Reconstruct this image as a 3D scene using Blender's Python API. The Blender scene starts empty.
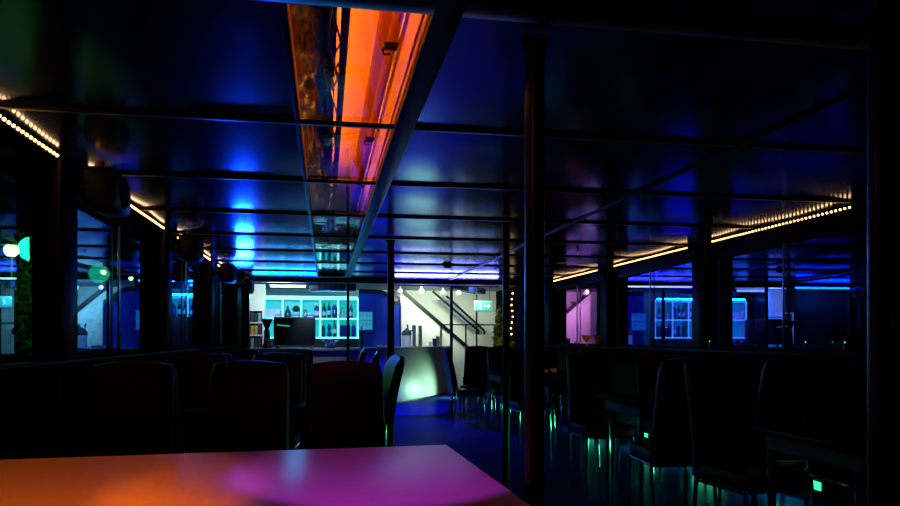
import bpy, bmesh, math, random
from mathutils import Vector, Matrix
random.seed(7)
scene = bpy.context.scene
COL = scene.collection
PI = math.pi
EYE = 1.24

# ------------------------------------------------------------------ camera, world, exposure
cam_d = bpy.data.cameras.new('camera')
cam_d.sensor_width = 36.0
cam_d.lens = 28.0
cam_d.shift_y = 85.0 / 900.0
cam_d.clip_start = 0.02
cam = bpy.data.objects.new('camera', cam_d)
COL.objects.link(cam)
cam.location = (0, 0, EYE)
cam.rotation_euler = (PI / 2, 0, -math.radians(10.12))
scene.camera = cam

world = bpy.data.worlds.new('night_sky')
scene.world = world
world.use_nodes = True
wn = world.node_tree.nodes
wn['Background'].inputs[0].default_value = (0.0015, 0.003, 0.02, 1)
wn['Background'].inputs[1].default_value = 0.35

scene.view_settings.view_transform = 'Standard'
scene.view_settings.look = 'None'
scene.view_settings.gamma = 1
scene.view_settings.use_curve_mapping = False
scene.view_settings.exposure = 0.0


def look_rot(a, b):
    return (Vector(b) - Vector(a)).to_track_quat('-Z', 'Y').to_euler()


def lamp(kind, name, loc, energy, color, target=None, size=0.1, angle=60, blend=0.4, sy=None, spread=180):
    d = bpy.data.lights.new(name, kind)
    d.energy = energy
    d.color = color
    if kind == 'AREA':
        d.size = size
        d.spread = math.radians(spread)
        if sy:
            d.shape = 'RECTANGLE'
            d.size_y = sy
    else:
        d.shadow_soft_size = size
    if kind == 'SPOT':
        d.spot_size = math.radians(angle)
        d.spot_blend = blend
    o = bpy.data.objects.new(name, d)
    COL.objects.link(o)
    o.location = loc
    if target:
        o.rotation_euler = look_rot(loc, target)
    return o


# added heads out of view over the front table; purple one shades the orange
lamp('SPOT', 'unseen_orange_light', (-1.02, 1.22, 2.14), 118, (1.0, 0.14, 0.002), (-0.94, 2.02, 0.78), 0.02, 52, 0.3)
lamp('SPOT', 'unseen_orange_light', (0.02, 1.22, 2.14), 118, (1.0, 0.14, 0.002), (0.10, 2.02, 0.78), 0.012, 54, 0.3)
lamp('SPOT', 'added_purple_light', (0.055, 1.41, 1.935), 50, (0.5, 0.02, 0.75), (0.20, 2.40, 0.78), 0.03, 40, 0.3)
# bar room: fluorescent tube, ceiling lights, added shelf and counter fill
lamp('AREA', 'bar_tube_light', (-0.75, 12.85, 2.20), 14, (0.7, 0.95, 1.0), (-1.15, 13.5, 1.4), 0.7, sy=0.06)
lamp('AREA', 'bar_tube_light', (-0.70, 13.75, 2.20), 22, (0.22, 0.5, 1.0), (-0.7, 14.3, 1.9), 0.7, sy=0.06)
lamp('AREA', 'added_shelf_light', (-0.3, 14.97, 2.12), 36, (0.0, 0.38, 0.9), (-0.3, 10.0, 2.1), 1.9, sy=0.03)  # added strip to throw cyan onto the ceiling
lamp('AREA', 'stair_ceiling_light', (2.6, 14.9, 2.30), 33, (0.84, 1.0, 0.80), (2.7, 16.9, 1.75), 1.6, sy=0.3, spread=110)
lamp('SPOT', 'partition_light', (1.0, 13.6, 2.2), 13, (0.03, 0.10, 1.0), (1.1, 15.5, 1.6), 0.05, 60, 0.6)
lamp('SPOT', 'counter_fill_light', (1.62, 13.3, 2.25), 60, (0.75, 0.9, 1.0), (1.75, 14.3, 1.06), 0.04, 70, 0.8)  # added to brighten the canister and tap, no fixture here
lamp('SPOT', 'counter_fill_light', (-0.2, 12.0, 2.25), 50, (0.4, 0.6, 1.0), (-0.1, 12.75, 1.06), 0.04, 60, 0.8)  # added to brighten the flowers, no fixture here
# blue floods to the aisle floor; added side spot and bars colour the ceiling
lamp('SPOT', 'blue_floor_light', (1.03, 11.1, 1.96), 240, (0.0, 0.006, 1.0), (1.1, 9.6, 0), 0.05, 70, 0.6)
lamp('SPOT', 'blue_floor_light', (1.03, 11.2, 1.98), 620, (0.0, 0.006, 1.0), (1.2, 12.2, 0), 0.05, 66, 0.6)
lamp('SPOT', 'added_side_light', (-1.15, 10.3, 1.86), 280, (0.004, 0.07, 1.0), (-1.0, 8.3, 2.5), 0.14, 50, 0.9)  # added spot, stands in for a blue reflection streak on the ceiling
lamp('AREA', 'added_lilac_light', (1.95, 11.18, 2.108), 9, (0.14, 0.12, 1.0), (1.95, 10.45, 2.6), 1.7, sy=0.03, spread=100)
lamp('AREA', 'added_blue_light', (-0.6, 11.18, 2.108), 3, (0.0, 0.17, 1.0), (-0.6, 10.2, 2.6), 1.0, sy=0.03, spread=110)
# low washer against the counter front
lamp('SPOT', 'counter_washer_light', (2.85, 14.3, 0.14), 105, (0.42, 1.0, 0.62), (2.08, 14.25, 0.10), 0.05, 112, 1.0)

# ------------------------------------------------------------------ materials


def mat(name, col=(0.5, 0.5, 0.5), rough=0.5, metal=0.0, emit=None, strength=0.0, spec=0.5, noise=0.0, nscale=30, bump=0.0):
    m = bpy.data.materials.new(name)
    m.use_nodes = True
    nt = m.node_tree
    b = nt.nodes['Principled BSDF']
    b.inputs['Base Color'].default_value = (*col, 1)
    b.inputs['Roughness'].default_value = rough
    b.inputs['Metallic'].default_value = metal
    b.inputs['Specular IOR Level'].default_value = spec
    if emit:
        b.inputs['Emission Color'].default_value = (*emit, 1)
        b.inputs['Emission Strength'].default_value = strength
    if noise or bump:
        tc = nt.nodes.new('ShaderNodeTexCoord')
        n = nt.nodes.new('ShaderNodeTexNoise')
        n.inputs['Scale'].default_value = nscale
        n.inputs['Detail'].default_value = 4
        nt.links.new(tc.outputs['Object'], n.inputs['Vector'])
        if noise:
            r = nt.nodes.new('ShaderNodeValToRGB')
            r.color_ramp.elements[0].color = (*[c * (1 - noise) for c in col], 1)
            r.color_ramp.elements[1].color = (*[min(1, c * (1 + noise)) for c in col], 1)
            r.color_ramp.elements[0].position = 0.3
            r.color_ramp.elements[1].position = 0.7
            nt.links.new(n.outputs['Fac'], r.inputs['Fac'])
            nt.links.new(r.outputs['Color'], b.inputs['Base Color'])
        if bump:
            bp = nt.nodes.new('ShaderNodeBump')
            bp.inputs['Strength'].default_value = bump
            bp.inputs['Distance'].default_value = 0.01
            nt.links.new(n.outputs['Fac'], bp.inputs['Height'])
            nt.links.new(bp.outputs['Normal'], b.inputs['Normal'])
    return m


def pane_mat(name, trans, gloss, base=0.3, rough=0.0, ior=1.5, bump=0.0):
    m = bpy.data.materials.new(name)
    m.use_nodes = True
    nt = m.node_tree
    nt.nodes.remove(nt.nodes['Principled BSDF'])
    out = nt.nodes['Material Output']
    t = nt.nodes.new('ShaderNodeBsdfTransparent')
    t.inputs[0].default_value = (*trans, 1)
    g = nt.nodes.new('ShaderNodeBsdfGlossy')
    g.inputs['Color'].default_value = (*gloss, 1)
    g.inputs['Roughness'].default_value = rough
    f = nt.nodes.new('ShaderNodeFresnel')
    ge = nt.nodes.new('ShaderNodeNewGeometry')
    iv = nt.nodes.new('ShaderNodeMapRange')      # same reflectance on both faces of the thin pane
    iv.inputs['To Min'].default_value = ior
    iv.inputs['To Max'].default_value = 1.0 / ior
    nt.links.new(ge.outputs['Backfacing'], iv.inputs['Value'])
    nt.links.new(iv.outputs['Result'], f.inputs['IOR'])
    ma = nt.nodes.new('ShaderNodeMath')
    ma.operation = 'MULTIPLY_ADD'
    ma.inputs[1].default_value = 1 - base
    ma.inputs[2].default_value = base
    mx = nt.nodes.new('ShaderNodeMixShader')
    nt.links.new(f.outputs[0], ma.inputs[0])
    nt.links.new(ma.outputs[0], mx.inputs[0])
    nt.links.new(t.outputs[0], mx.inputs[1])
    nt.links.new(g.outputs[0], mx.inputs[2])
    nt.links.new(mx.outputs[0], out.inputs[0])
    if bump:
        tc = nt.nodes.new('ShaderNodeTexCoord')
        n = nt.nodes.new('ShaderNodeTexNoise')
        n.inputs['Scale'].default_value = 7
        nt.links.new(tc.outputs['Object'], n.inputs['Vector'])
        bp = nt.nodes.new('ShaderNodeBump')
        bp.inputs['Strength'].default_value = bump
        bp.inputs['Distance'].default_value = 0.02
        nt.links.new(n.outputs['Fac'], bp.inputs['Height'])
        nt.links.new(bp.outputs['Normal'], g.inputs['Normal'])
    return m


def dull(name, col, gloss=0.02, rough=0.3, noise=0.2, nscale=8):
    """matt surface with a faint even gloss"""
    m = bpy.data.materials.new(name)
    m.use_nodes = True
    nt = m.node_tree
    nt.nodes.remove(nt.nodes['Principled BSDF'])
    d = nt.nodes.new('ShaderNodeBsdfDiffuse')
    g = nt.nodes.new('ShaderNodeBsdfGlossy')
    g.inputs['Roughness'].default_value = rough
    mx = nt.nodes.new('ShaderNodeMixShader')
    mx.inputs[0].default_value = gloss
    tc = nt.nodes.new('ShaderNodeTexCoord')
    n = nt.nodes.new('ShaderNodeTexNoise')
    n.inputs['Scale'].default_value = nscale
    r = nt.nodes.new('ShaderNodeValToRGB')
    r.color_ramp.elements[0].color = (*[c * (1 - noise) for c in col], 1)
    r.color_ramp.elements[1].color = (*[min(1, c * (1 + noise)) for c in col], 1)
    nt.links.new(tc.outputs['Object'], n.inputs['Vector'])
    nt.links.new(n.outputs['Fac'], r.inputs['Fac'])
    nt.links.new(r.outputs['Color'], d.inputs['Color'])
    nt.links.new(d.outputs[0], mx.inputs[1])
    nt.links.new(g.outputs[0], mx.inputs[2])
    nt.links.new(mx.outputs[0], nt.nodes['Material Output'].inputs[0])
    return m


M = {}
M['floor'] = dull('blue_lit_floor', (0.012, 0.02, 0.15), 0.035, 0.22, 0.25, 6)  # blue of the aisle light also put into the floor colour
M['ceil'] = mat('gloss_ceiling_panel', (0.03, 0.029, 0.033), 0.6, spec=0.0, noise=0.1, nscale=3)
nt = M['ceil'].node_tree
gl_ = nt.nodes.new('ShaderNodeBsdfGlossy')
gl_.inputs['Color'].default_value = (0.5, 0.6, 1.0, 1)      # blue put into the reflection, tints the mirrored pale walls
gl_.inputs['Roughness'].default_value = 0.17
fr_ = nt.nodes.new('ShaderNodeFresnel')
fr_.inputs['IOR'].default_value = 1.5
mx_ = nt.nodes.new('ShaderNodeMixShader')
pw_ = nt.nodes.new('ShaderNodeMath')
pw_.operation = 'POWER'
pw_.inputs[1].default_value = 2.0
ml_ = nt.nodes.new('ShaderNodeMath')
ml_.operation = 'MULTIPLY'
ml_.inputs[1].default_value = 1.7
ml_.use_clamp = True
nt.links.new(fr_.outputs[0], pw_.inputs[0])
nt.links.new(pw_.outputs[0], ml_.inputs[0])
nt.links.new(ml_.outputs[0], mx_.inputs[0])
nt.links.new(nt.nodes['Principled BSDF'].outputs[0], mx_.inputs[1])
nt.links.new(gl_.outputs[0], mx_.inputs[2])
nt.links.new(mx_.outputs[0], nt.nodes['Material Output'].inputs[0])
M['batten'] = mat('black_batten', (0.004, 0.004, 0.005), 0.35, spec=0.2)
M['black'] = mat('matt_black', (0.006, 0.006, 0.007), 0.6)
M['wall'] = dull('dark_panelling', (0.006, 0.006, 0.007), 0.01)
M['post'] = dull('dark_window_post', (0.004, 0.004, 0.006), 0.012)
M['polesteel'] = mat('black_painted_steel', (0.006, 0.006, 0.008), 0.35)
M['leather'] = mat('black_leather', (0.004, 0.004, 0.005), 0.42, spec=0.22, noise=0.2, nscale=60, bump=0.15)
M['chrome'] = mat('chrome', (0.55, 0.57, 0.58), 0.12, 1.0)
M['steel'] = mat('brushed_steel', (0.42, 0.45, 0.5), 0.3, 1.0)
M['alu'] = mat('window_mullion_metal', (0.30, 0.31, 0.36), 0.35, 0.8)
M['laminate'] = mat('pale_laminate', (0.55, 0.50, 0.46), 0.36, spec=0.22, noise=0.04, nscale=14)
M['darktable'] = dull('dark_tabletop', (0.007, 0.006, 0.005), 0.015)
M['cream'] = mat('cream_wall_paint', (0.74, 0.76, 0.68), 0.6, noise=0.03, nscale=5)
M['white'] = mat('white_lacquer', (0.8, 0.82, 0.82), 0.35)
M['counter'] = mat('counter_front_laminate', (0.34, 0.32, 0.30), 0.45, noise=0.06, nscale=9)
M['ctop'] = mat('counter_top_laminate', (0.35, 0.33, 0.36), 0.25)
M['cyan'] = mat('backlit_cyan_panel', (0.02, 0.2, 0.2), 0.4, emit=(0.0, 0.50, 0.52), strength=0.9)
M['edge_glow'] = mat('shelf_edge_glow', (0.5, 0.8, 0.8), 0.4, emit=(0.30, 1.0, 0.88), strength=1.0)
M['led'] = mat('warm_led', (1, 0.8, 0.5), 0.4, emit=(1.0, 0.48, 0.14), strength=7)
M['tube'] = mat('fluorescent_tube', (1, 1, 1), 0.4, emit=(0.75, 0.95, 0.95), strength=1.6)
M['bluepaint'] = mat('blue_lacquer', (0.015, 0.06, 0.55), 0.35)
M['darkblue'] = mat('dark_blue_metal', (0.01, 0.02, 0.16), 0.4)
M['rack'] = mat('glowing_rack_panel', (0.2, 0.4, 0.5), 0.4, emit=(0.05, 0.42, 0.62), strength=0.6)  # emission added so the rack panel looks brighter
M['exit'] = mat('exit_sign_lit', (0.1, 0.6, 0.5), 0.4, emit=(0.05, 0.55, 0.36), strength=0.55)
M['exitmark'] = mat('exit_sign_mark', (0.8, 1, 0.9), 0.4, emit=(0.65, 1.0, 0.85), strength=1.0)
M['bottle_dark'] = mat('dark_bottle_glass', (0.004, 0.012, 0.03), 0.1, spec=0.8)
M['bottle_teal'] = mat('teal_bottle_glass', (0.0, 0.10, 0.14), 0.1, spec=0.8)
M['bottle_blue'] = mat('blue_bottle_glass', (0.005, 0.03, 0.25), 0.1, spec=0.8)
M['bottle_green'] = mat('green_bottle_glass', (0.01, 0.16, 0.07), 0.1, spec=0.8)
M['label'] = mat('paper_label', (0.75, 0.8, 0.78), 0.6)
M['gold'] = mat('gold_foil', (0.6, 0.4, 0.1), 0.3, 1.0)
M['glass'] = pane_mat('clear_tumbler_glass', (0.85, 0.93, 0.95), (0.9, 0.95, 1.0), 0.08)
M['red'] = mat('red_glass', (0.45, 0.03, 0.015), 0.2, emit=(1.0, 0.10, 0.03), strength=0.12)
M['amber'] = mat('amber_glass', (0.4, 0.1, 0.03), 0.2, emit=(1.0, 0.2, 0.06), strength=0.05)
M['orange_in'] = mat('recess_sheet_metal', (0.85, 0.45, 0.16), 0.42, 0.25, noise=0.05, nscale=4)
M['orange_bar'] = mat('recess_brown_bar', (0.22, 0.05, 0.02), 0.4)
M['copper'] = mat('copper_pipe', (0.9, 0.5, 0.3), 0.2, 1.0)
M['orangetube'] = mat('orange_tube', (1, 0.6, 0.3), 0.4, emit=(1.0, 0.36, 0.05), strength=7)
M['foil'] = mat('crumpled_foil', (0.05, 0.04, 0.045), 0.18, 0.9)
M['acrylic'] = pane_mat('clear_acrylic_cover', (0.95, 0.92, 0.9), (0.95, 0.97, 1.0), 0.0, 0.015, 1.7, bump=0.05)
M['glassL'] = pane_mat('blue_coated_glass', (0.6, 0.75, 0.7), (0.13, 0.45, 1.0), 0.42)
M['glassR'] = pane_mat('deep_blue_coated_glass', (0.35, 0.45, 0.6), (0.14, 0.20, 1.0), 0.66)
M['glassP'] = pane_mat('lilac_tinted_glass', (0.35, 0.3, 0.5), (0.75, 0.20, 0.85), 0.5)  # lilac put into the reflection in place of pink light
M['leaf'] = mat('leaf_green', (0.03, 0.20, 0.04), 0.5, noise=0.4, nscale=4)
M['leafy'] = mat('bamboo_leaf', (0.26, 0.24, 0.03), 0.5, noise=0.4, nscale=4)
M['bark'] = mat('bark', (0.05, 0.035, 0.02), 0.8, noise=0.3, nscale=20)
M['bulb'] = mat('greenish_lamp_bulb', (1, 1, 0.8), 0.4, emit=(0.85, 1.0, 0.35), strength=18)
M['bulbw'] = mat('white_lamp_bulb', (1, 1, 1), 0.4, emit=(0.55, 0.8, 1.0), strength=4)
M['spotlens'] = mat('spot_lens', (1, 1, 1), 0.4, emit=(0.85, 1.0, 0.95), strength=9)
M['bluelens'] = mat('blue_spot_lens', (0.1, 0.2, 1), 0.4, emit=(0.03, 0.12, 1.0), strength=0.3)
M['lilaclens'] = mat('lilac_spot_lens', (0.3, 0.2, 1), 0.4, emit=(0.3, 0.25, 1.0), strength=0.6)
M['purplelens'] = mat('purple_spot_lens', (0.5, 0.1, 1), 0.4, emit=(0.6, 0.1, 1.0), strength=5)
M['orangelens'] = mat('orange_spot_lens', (1, 0.4, 0.1), 0.4, emit=(1.0, 0.3, 0.03), strength=8)
M['greenlens'] = mat('green_lens_and_glint', (0.1, 0.8, 0.5), 0.3, emit=(0.04, 0.75, 0.36), strength=1.4)
M['greenlenses'] = mat('pale_green_lens', (0.3, 1, 0.7), 0.3, emit=(0.45, 1.0, 0.7), strength=5)
M['ground'] = mat('quay_asphalt', (0.03, 0.032, 0.035), 0.5, noise=0.3, nscale=5)
M['awning'] = mat('blue_awning_cloth', (0.08, 0.16, 0.7), 0.7)
M['canvas'] = mat('pale_canvas', (0.45, 0.5, 0.6), 0.8, noise=0.05, nscale=10)
M['flower'] = mat('pale_petals', (0.5, 0.55, 0.85), 0.6)
M['paper'] = mat('book_cloth_ochre', (0.5, 0.25, 0.07), 0.7)
M['bookd'] = mat('book_cloth_dark', (0.02, 0.025, 0.04), 0.7)
M['bookb'] = mat('book_cloth_grey', (0.2, 0.26, 0.3), 0.7)

# ------------------------------------------------------------------ mesh helpers


def nb():
    return bmesh.new()


def box(bm, c, s, rot=None, bevel=0.0, seg=2):
    r = bmesh.ops.create_cube(bm, size=1.0)
    vs = r['verts']
    bmesh.ops.scale(bm, vec=s, verts=vs)
    if bevel:
        es = list({e for v in vs for e in v.link_edges})
        rb = bmesh.ops.bevel(bm, geom=es, offset=bevel, segments=seg, affect='EDGES', profile=0.5)
        vs = list({v for f in rb['faces'] for v in f.verts} | {v for v in vs if v.is_valid})
    if rot:
        bmesh.ops.rotate(bm, cent=(0, 0, 0), matrix=rot, verts=vs)
    bmesh.ops.translate(bm, vec=c, verts=vs)
    return vs


def cyl(bm, p0, p1, r0, r1=None, seg=14, caps=True):
    if r1 is None:
        r1 = r0
    p0, p1 = Vector(p0), Vector(p1)
    d = p1 - p0
    q = d.to_track_quat('Z', 'Y').to_matrix().to_4x4()
    mtx = Matrix.Translation((p0 + p1) / 2) @ q
    bmesh.ops.create_cone(bm, cap_ends=caps, segments=seg, radius1=r0, radius2=r1, depth=d.length, matrix=mtx)


def ball(bm, c, r, sub=2, sc=(1, 1, 1)):
    m = Matrix.Translation(c) @ Matrix.Diagonal((*sc, 1))
    bmesh.ops.create_icosphere(bm, subdivisions=sub, radius=r, matrix=m)


def lathe(bm, prof, c=(0, 0, 0), seg=18):
    c = Vector(c)
    rings = []
    for r, z in prof:
        if r < 1e-5:
            rings.append([bm.verts.new(c + Vector((0, 0, z)))])
        else:
            rings.append([bm.verts.new(c + Vector((r * math.cos(2 * PI * k / seg), r * math.sin(2 * PI * k / seg), z))) for k in range(seg)])
    for a, b in zip(rings, rings[1:]):
        for k in range(seg):
            k2 = (k + 1) % seg
            if len(a) == 1 and len(b) == 1:
                continue
            if len(a) == 1:
                bm.faces.new((a[0], b[k2], b[k]))
            elif len(b) == 1:
                bm.faces.new((a[k], a[k2], b[0]))
            else:
                bm.faces.new((a[k], a[k2], b[k2], b[k]))


def tube(bm, pts, r, seg=8):
    pts = [Vector(p) for p in pts]
    rings = []
    up = Vector((0.31, 0.17, 0.93)).normalized()
    for i, p in enumerate(pts):
        t = (pts[min(i + 1, len(pts) - 1)] - pts[max(i - 1, 0)]).normalized()
        if abs(t.dot(up)) > 0.98:
            up = Vector((1, 0, 0))
        a = t.cross(up).normalized()
        b = t.cross(a).normalized()
        rings.append([bm.verts.new(p + r * (a * math.cos(2 * PI * k / seg) + b * math.sin(2 * PI * k / seg))) for k in range(seg)])
    for a, b in zip(rings, rings[1:]):
        for k in range(seg):
            bm.faces.new((a[k], a[(k + 1) % seg], b[(k + 1) % seg], b[k]))
    bm.faces.new(rings[0][::-1])
    bm.faces.new(rings[-1])


def prism(bm, pts2, axis, a, b):
    """extrude a polygon along an axis: 'x' pts are (y,z), 'y' pts are (x,z), 'z' pts are (x,y)"""
    def p3(p, t):
        if axis == 'x':
            return (t, p[0], p[1])
        if axis == 'y':
            return (p[0], t, p[1])
        return (p[0], p[1], t)
    v0 = [bm.verts.new(p3(p, a)) for p in pts2]
    v1 = [bm.verts.new(p3(p, b)) for p in pts2]
    n = len(pts2)
    bm.faces.new(v0)
    bm.faces.new(v1[::-1])
    for k in range(n):
        bm.faces.new((v0[k], v1[k], v1[(k + 1) % n], v0[(k + 1) % n]))


def obj(name, bm, m, parent=None, smooth=True, label=None, kind=None, loc=None):
    bmesh.ops.recalc_face_normals(bm, faces=bm.faces[:])
    me = bpy.data.meshes.new(name)
    bm.to_mesh(me)
    bm.free()
    for mm in (m if isinstance(m, (list, tuple)) else [m]):
        me.materials.append(mm)
    if smooth:
        me.polygons.foreach_set('use_smooth', [True] * len(me.polygons))
        me.set_sharp_from_angle(angle=math.radians(38))
    o = bpy.data.objects.new(name, me)
    COL.objects.link(o)
    if parent:
        o.parent = parent
    if label:
        o['label'] = label
    if kind:
        o['kind'] = kind
    if loc:
        o.location = loc
    return o


def tag(o, label, cat, group=None, kind=None):
    o['label'] = label
    o['category'] = cat
    if group:
        o['group'] = group
    if kind:
        o['kind'] = kind
    return o


def thing(name, label, cat, loc=(0, 0, 0), rz=0.0, group=None):
    o = bpy.data.objects.new(name, None)
    o.empty_display_size = 0.1
    COL.objects.link(o)
    o.location = loc
    o.rotation_euler = (0, 0, rz)
    return tag(o, label, cat, group)


def dup(root, loc, rz=0.0, label=None, group=None):
    r = root.copy()
    COL.objects.link(r)
    r.location = loc
    r.rotation_euler = (0, 0, rz)
    if label:
        r['label'] = label
    if group:
        r['group'] = group
    for ch in list(root.children):
        c = ch.copy()
        COL.objects.link(c)
        c.parent = r
        for g in list(ch.children):
            d = g.copy()
            COL.objects.link(d)
            d.parent = c
    return r


def struct(name, bm, m, parent=None, smooth=True, label=None):
    o = obj(name, bm, m, parent, smooth)
    o['kind'] = 'structure'
    if label:
        o['label'] = label
    return o


def sroot(name, loc=(0, 0, 0), label=None):
    o = bpy.data.objects.new(name, None)
    COL.objects.link(o)
    o.location = loc
    o['kind'] = 'structure'
    if label:
        o['label'] = label
    return o


# ------------------------------------------------------------------ room shell
ZC = 2.20            # saloon ceiling
XL, XR = -1.42, 3.72  # window planes
YB = 11.35           # bar opening
YE = 17.0            # end wall
SILL, HEAD = 1.13, 2.04
POSTY = [-0.8, 1.59, 3.98, 6.37, 8.76, 11.15]

b = nb(); box(b, (1.3, 7.2, -0.05), (6.2, 20.0, 0.1)); struct('floor', b, M['floor'], smooth=False)
b = nb()
box(b, (-20.2, 15, -0.3), (36.5, 60, 0.1)); box(b, (23.2, 15, -0.3), (36.5, 60, 0.1))
struct('ground', b, M['ground'], smooth=False)

TX0, TX1 = -0.11, 0.305   # recess in the ceiling
# ceiling panels, each very slightly bowed between the battens
b = nb()
BAT = [1.98 + 1.17 * n for n in range(-4, 9)]


def panel(bm, x0, x1, y0, y1):
    nx, ny = 3, 8
    g = []
    for j in range(ny + 1):
        t = j / ny
        y = y0 + (y1 - y0) * t
        z = ZC + 0.012 * (2 * t - 1) ** 2 - 0.012
        g.append([bm.verts.new((x0 + (x1 - x0) * i / nx, y, z)) for i in range(nx + 1)])
    for j in range(ny):
        for i in range(nx):
            bm.faces.new((g[j][i], g[j][i + 1], g[j + 1][i + 1], g[j + 1][i]))


for y0, y1 in zip(BAT, BAT[1:] + [YB + 0.05]):
    panel(b, -1.62, TX0, y0, y1)
    panel(b, TX1, 2.0, y0, y1)
    panel(b, 2.0, 3.9, y0, y1)
panel(b, TX0, TX1, -2.7, 1.69)
box(b, (-0.87, 4.2, 2.62), (1.5, 14.4, 0.05)); box(b, (2.12, 4.2, 2.62), (3.58, 14.4, 0.05))
struct('ceiling', b, M['ceil'])

for i, y in enumerate(BAT):
    b = nb()
    w = 0.034
    box(b, ((-1.5 + TX0) / 2, y, ZC - 0.008), (TX0 + 1.5, w, 0.018), bevel=0.004)
    box(b, ((TX0 + TX1) / 2, y, ZC - 0.008), (TX1 - TX0 + 0.1, 0.034, 0.018), bevel=0.004)
    box(b, ((3.8 + TX1) / 2, y, ZC - 0.008), (3.8 - TX1, w, 0.018), bevel=0.004)
    struct('trim_%d' % (i + 1), b, M['batten'])
b = nb(); box(b, (TX1 + 0.045, 4.3, ZC - 0.012), (0.09, 14.2, 0.03), bevel=0.008); struct('trim_14', b, M['batten'])
b = nb(); box(b, (TX0 - 0.008, 4.3, ZC - 0.006), (0.022, 14.2, 0.012), bevel=0.003); struct('trim_15', b, M['batten'])
b = nb(); box(b, (2.0, 4.3, ZC - 0.012), (0.03, 14.2, 0.02), bevel=0.005); struct('trim_16', b, M['batten'])

b = nb(); box(b, (1.15, 1.96, ZC - 0.010), (5.0, 0.10, 0.03), bevel=0.008); struct('trim_19', b, M['batten'])

# side walls: parapet below the sill, header above the glass
for side, x, sgn in (('left', XL, -1), ('right', XR, 1)):
    b = nb()
    box(b, (x + sgn * 0.06, 4.25, SILL / 2 - 0.02), (0.14, 14.3, SILL + 0.04))
    box(b, (x + sgn * 0.06, 4.25, (HEAD + 2.65) / 2), (0.14, 14.3, 2.65 - HEAD))
    for y in POSTY:
        box(b, (x, y, (SILL + HEAD) / 2), (0.08, 0.24, HEAD - SILL + 0.02))
    box(b, (x + sgn * 0.06, (YB + YE) / 2, 1.25), (0.14, YE - YB + 0.1, 2.7) ) if side == 'left' else None
    struct('wall_%s' % side, b, M['wall'], smooth=False)
    b = nb()
    box(b, (x - sgn * 0.06, 4.25, SILL - 0.02), (0.16, 14.3, 0.04), bevel=0.008)
    struct('trim_%d' % (17 if side == 'left' else 18), b, M['post'])
    for k, y in enumerate(POSTY):
        b = nb()
        box(b, (x - sgn * 0.035, y, ZC / 2), (0.13, 0.24, ZC - 0.01), bevel=0.012)
        struct('pillar_%s_%d' % (side, k + 1), b, M['post'])
# right side beyond the bar opening: short return, grey wall at the stair, opening with plants
XB = 4.2
b = nb()
box(b, (3.95, YB + 0.05, 1.25), (0.6, 0.1, 2.6))
box(b, (XB + 0.06, 16.3, 1.2), (0.12, 1.5, 2.6))
box(b, (XB + 0.06, 13.45, 0.25), (0.12, 4.2, 0.5))
box(b, (XB + 0.06, 13.45, 2.33), (0.12, 4.2, 0.35))
struct('wall_right_bar', b, M['wall'], smooth=False)
b = nb(); box(b, (1.4, YE + 0.06, 1.25), (6.0, 0.12, 2.7)); struct('wall_end', b, M['cream'], smooth=False)
b = nb(); box(b, (1.2, -2.75, 1.25), (5.6, 0.1, 2.8)); struct('wall_back', b, M['wall'], smooth=False)
b = nb(); box(b, (1.35, (YB + YE) / 2 + 0.05, 2.45), (5.9, YE - YB + 0.1, 0.1)); struct('ceiling_bar', b, M['canvas'], smooth=False)

# windows: frame, pane, mullion per bay
wn_i = 0
PANE_TURN = math.radians(-2.2)
for side, x, sgn in (('left', XL, -1), ('right', XR, 1)):
    for k in range(5):
        wn_i += 1
        y0, y1 = POSTY[k] + 0.12, POSTY[k + 1] - 0.12
        yc = (y0 + y1) / 2
        w = sroot('window_%d' % wn_i, (x, yc, SILL))
        h = HEAD - SILL
        L = y1 - y0
        b = nb()
        for yy in (-L / 2 + 0.02, L / 2 - 0.02):
            box(b, (0, yy, h / 2), (0.035, 0.03, h))
        for zz in (0.015, h - 0.015):
            box(b, (0, 0, zz), (0.035, L, 0.03))
        struct('window_frame', b, M['post'], w)
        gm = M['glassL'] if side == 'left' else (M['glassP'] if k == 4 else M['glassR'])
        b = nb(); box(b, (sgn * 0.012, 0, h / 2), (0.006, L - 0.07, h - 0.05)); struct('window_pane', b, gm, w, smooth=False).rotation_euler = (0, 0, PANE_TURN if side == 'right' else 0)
        b = nb(); box(b, (-sgn * 0.014, 0, h / 2), (0.014, 0.016, h - 0.05), bevel=0.003); struct('window_mullion', b, M['alu'], w)

# ------------------------------------------------------------------ ceiling light recess
tr = thing('ceiling_light_recess', 'long ceiling recess glowing orange behind clear panels, running towards the bar', 'ceiling light', (0, 0, 0))
tr['kind'] = 'thing'
Y0, Y1 = 1.7, 11.3
b = nb()
box(b, ((TX0 + TX1) / 2, (Y0 + Y1) / 2, 2.56), (TX1 - TX0 + 0.06, Y1 - Y0, 0.02))
box(b, (TX1 + 0.012, (Y0 + Y1) / 2, 2.385), (0.02, Y1 - Y0, 0.34))
box(b, ((TX0 + TX1) / 2, Y0, 2.385), (TX1 - TX0, 0.02, 0.34))
box(b, ((TX0 + TX1) / 2, Y1 - 0.02, 2.385), (TX1 - TX0, 0.02, 0.34))
obj('recess_box', b, M['orange_in'], tr, smooth=False)
b = nb(); box(b, (TX0 - 0.012, (Y0 + Y1) / 2, 2.385), (0.02, Y1 - Y0, 0.34)); obj('dark_side', b, M['black'], tr, smooth=False)
b = nb(); box(b, (0.065, (Y0 + Y1) / 2, 2.27), (0.028, Y1 - Y0 - 0.1, 0.035), bevel=0.006); obj('dark_rail', b, M['batten'], tr)
b = nb(); box(b, (0.225, (Y0 + Y1) / 2, 2.46), (0.045, Y1 - Y0 - 0.1, 0.04), bevel=0.008); obj('brown_rail', b, M['orange_bar'], tr)
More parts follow.
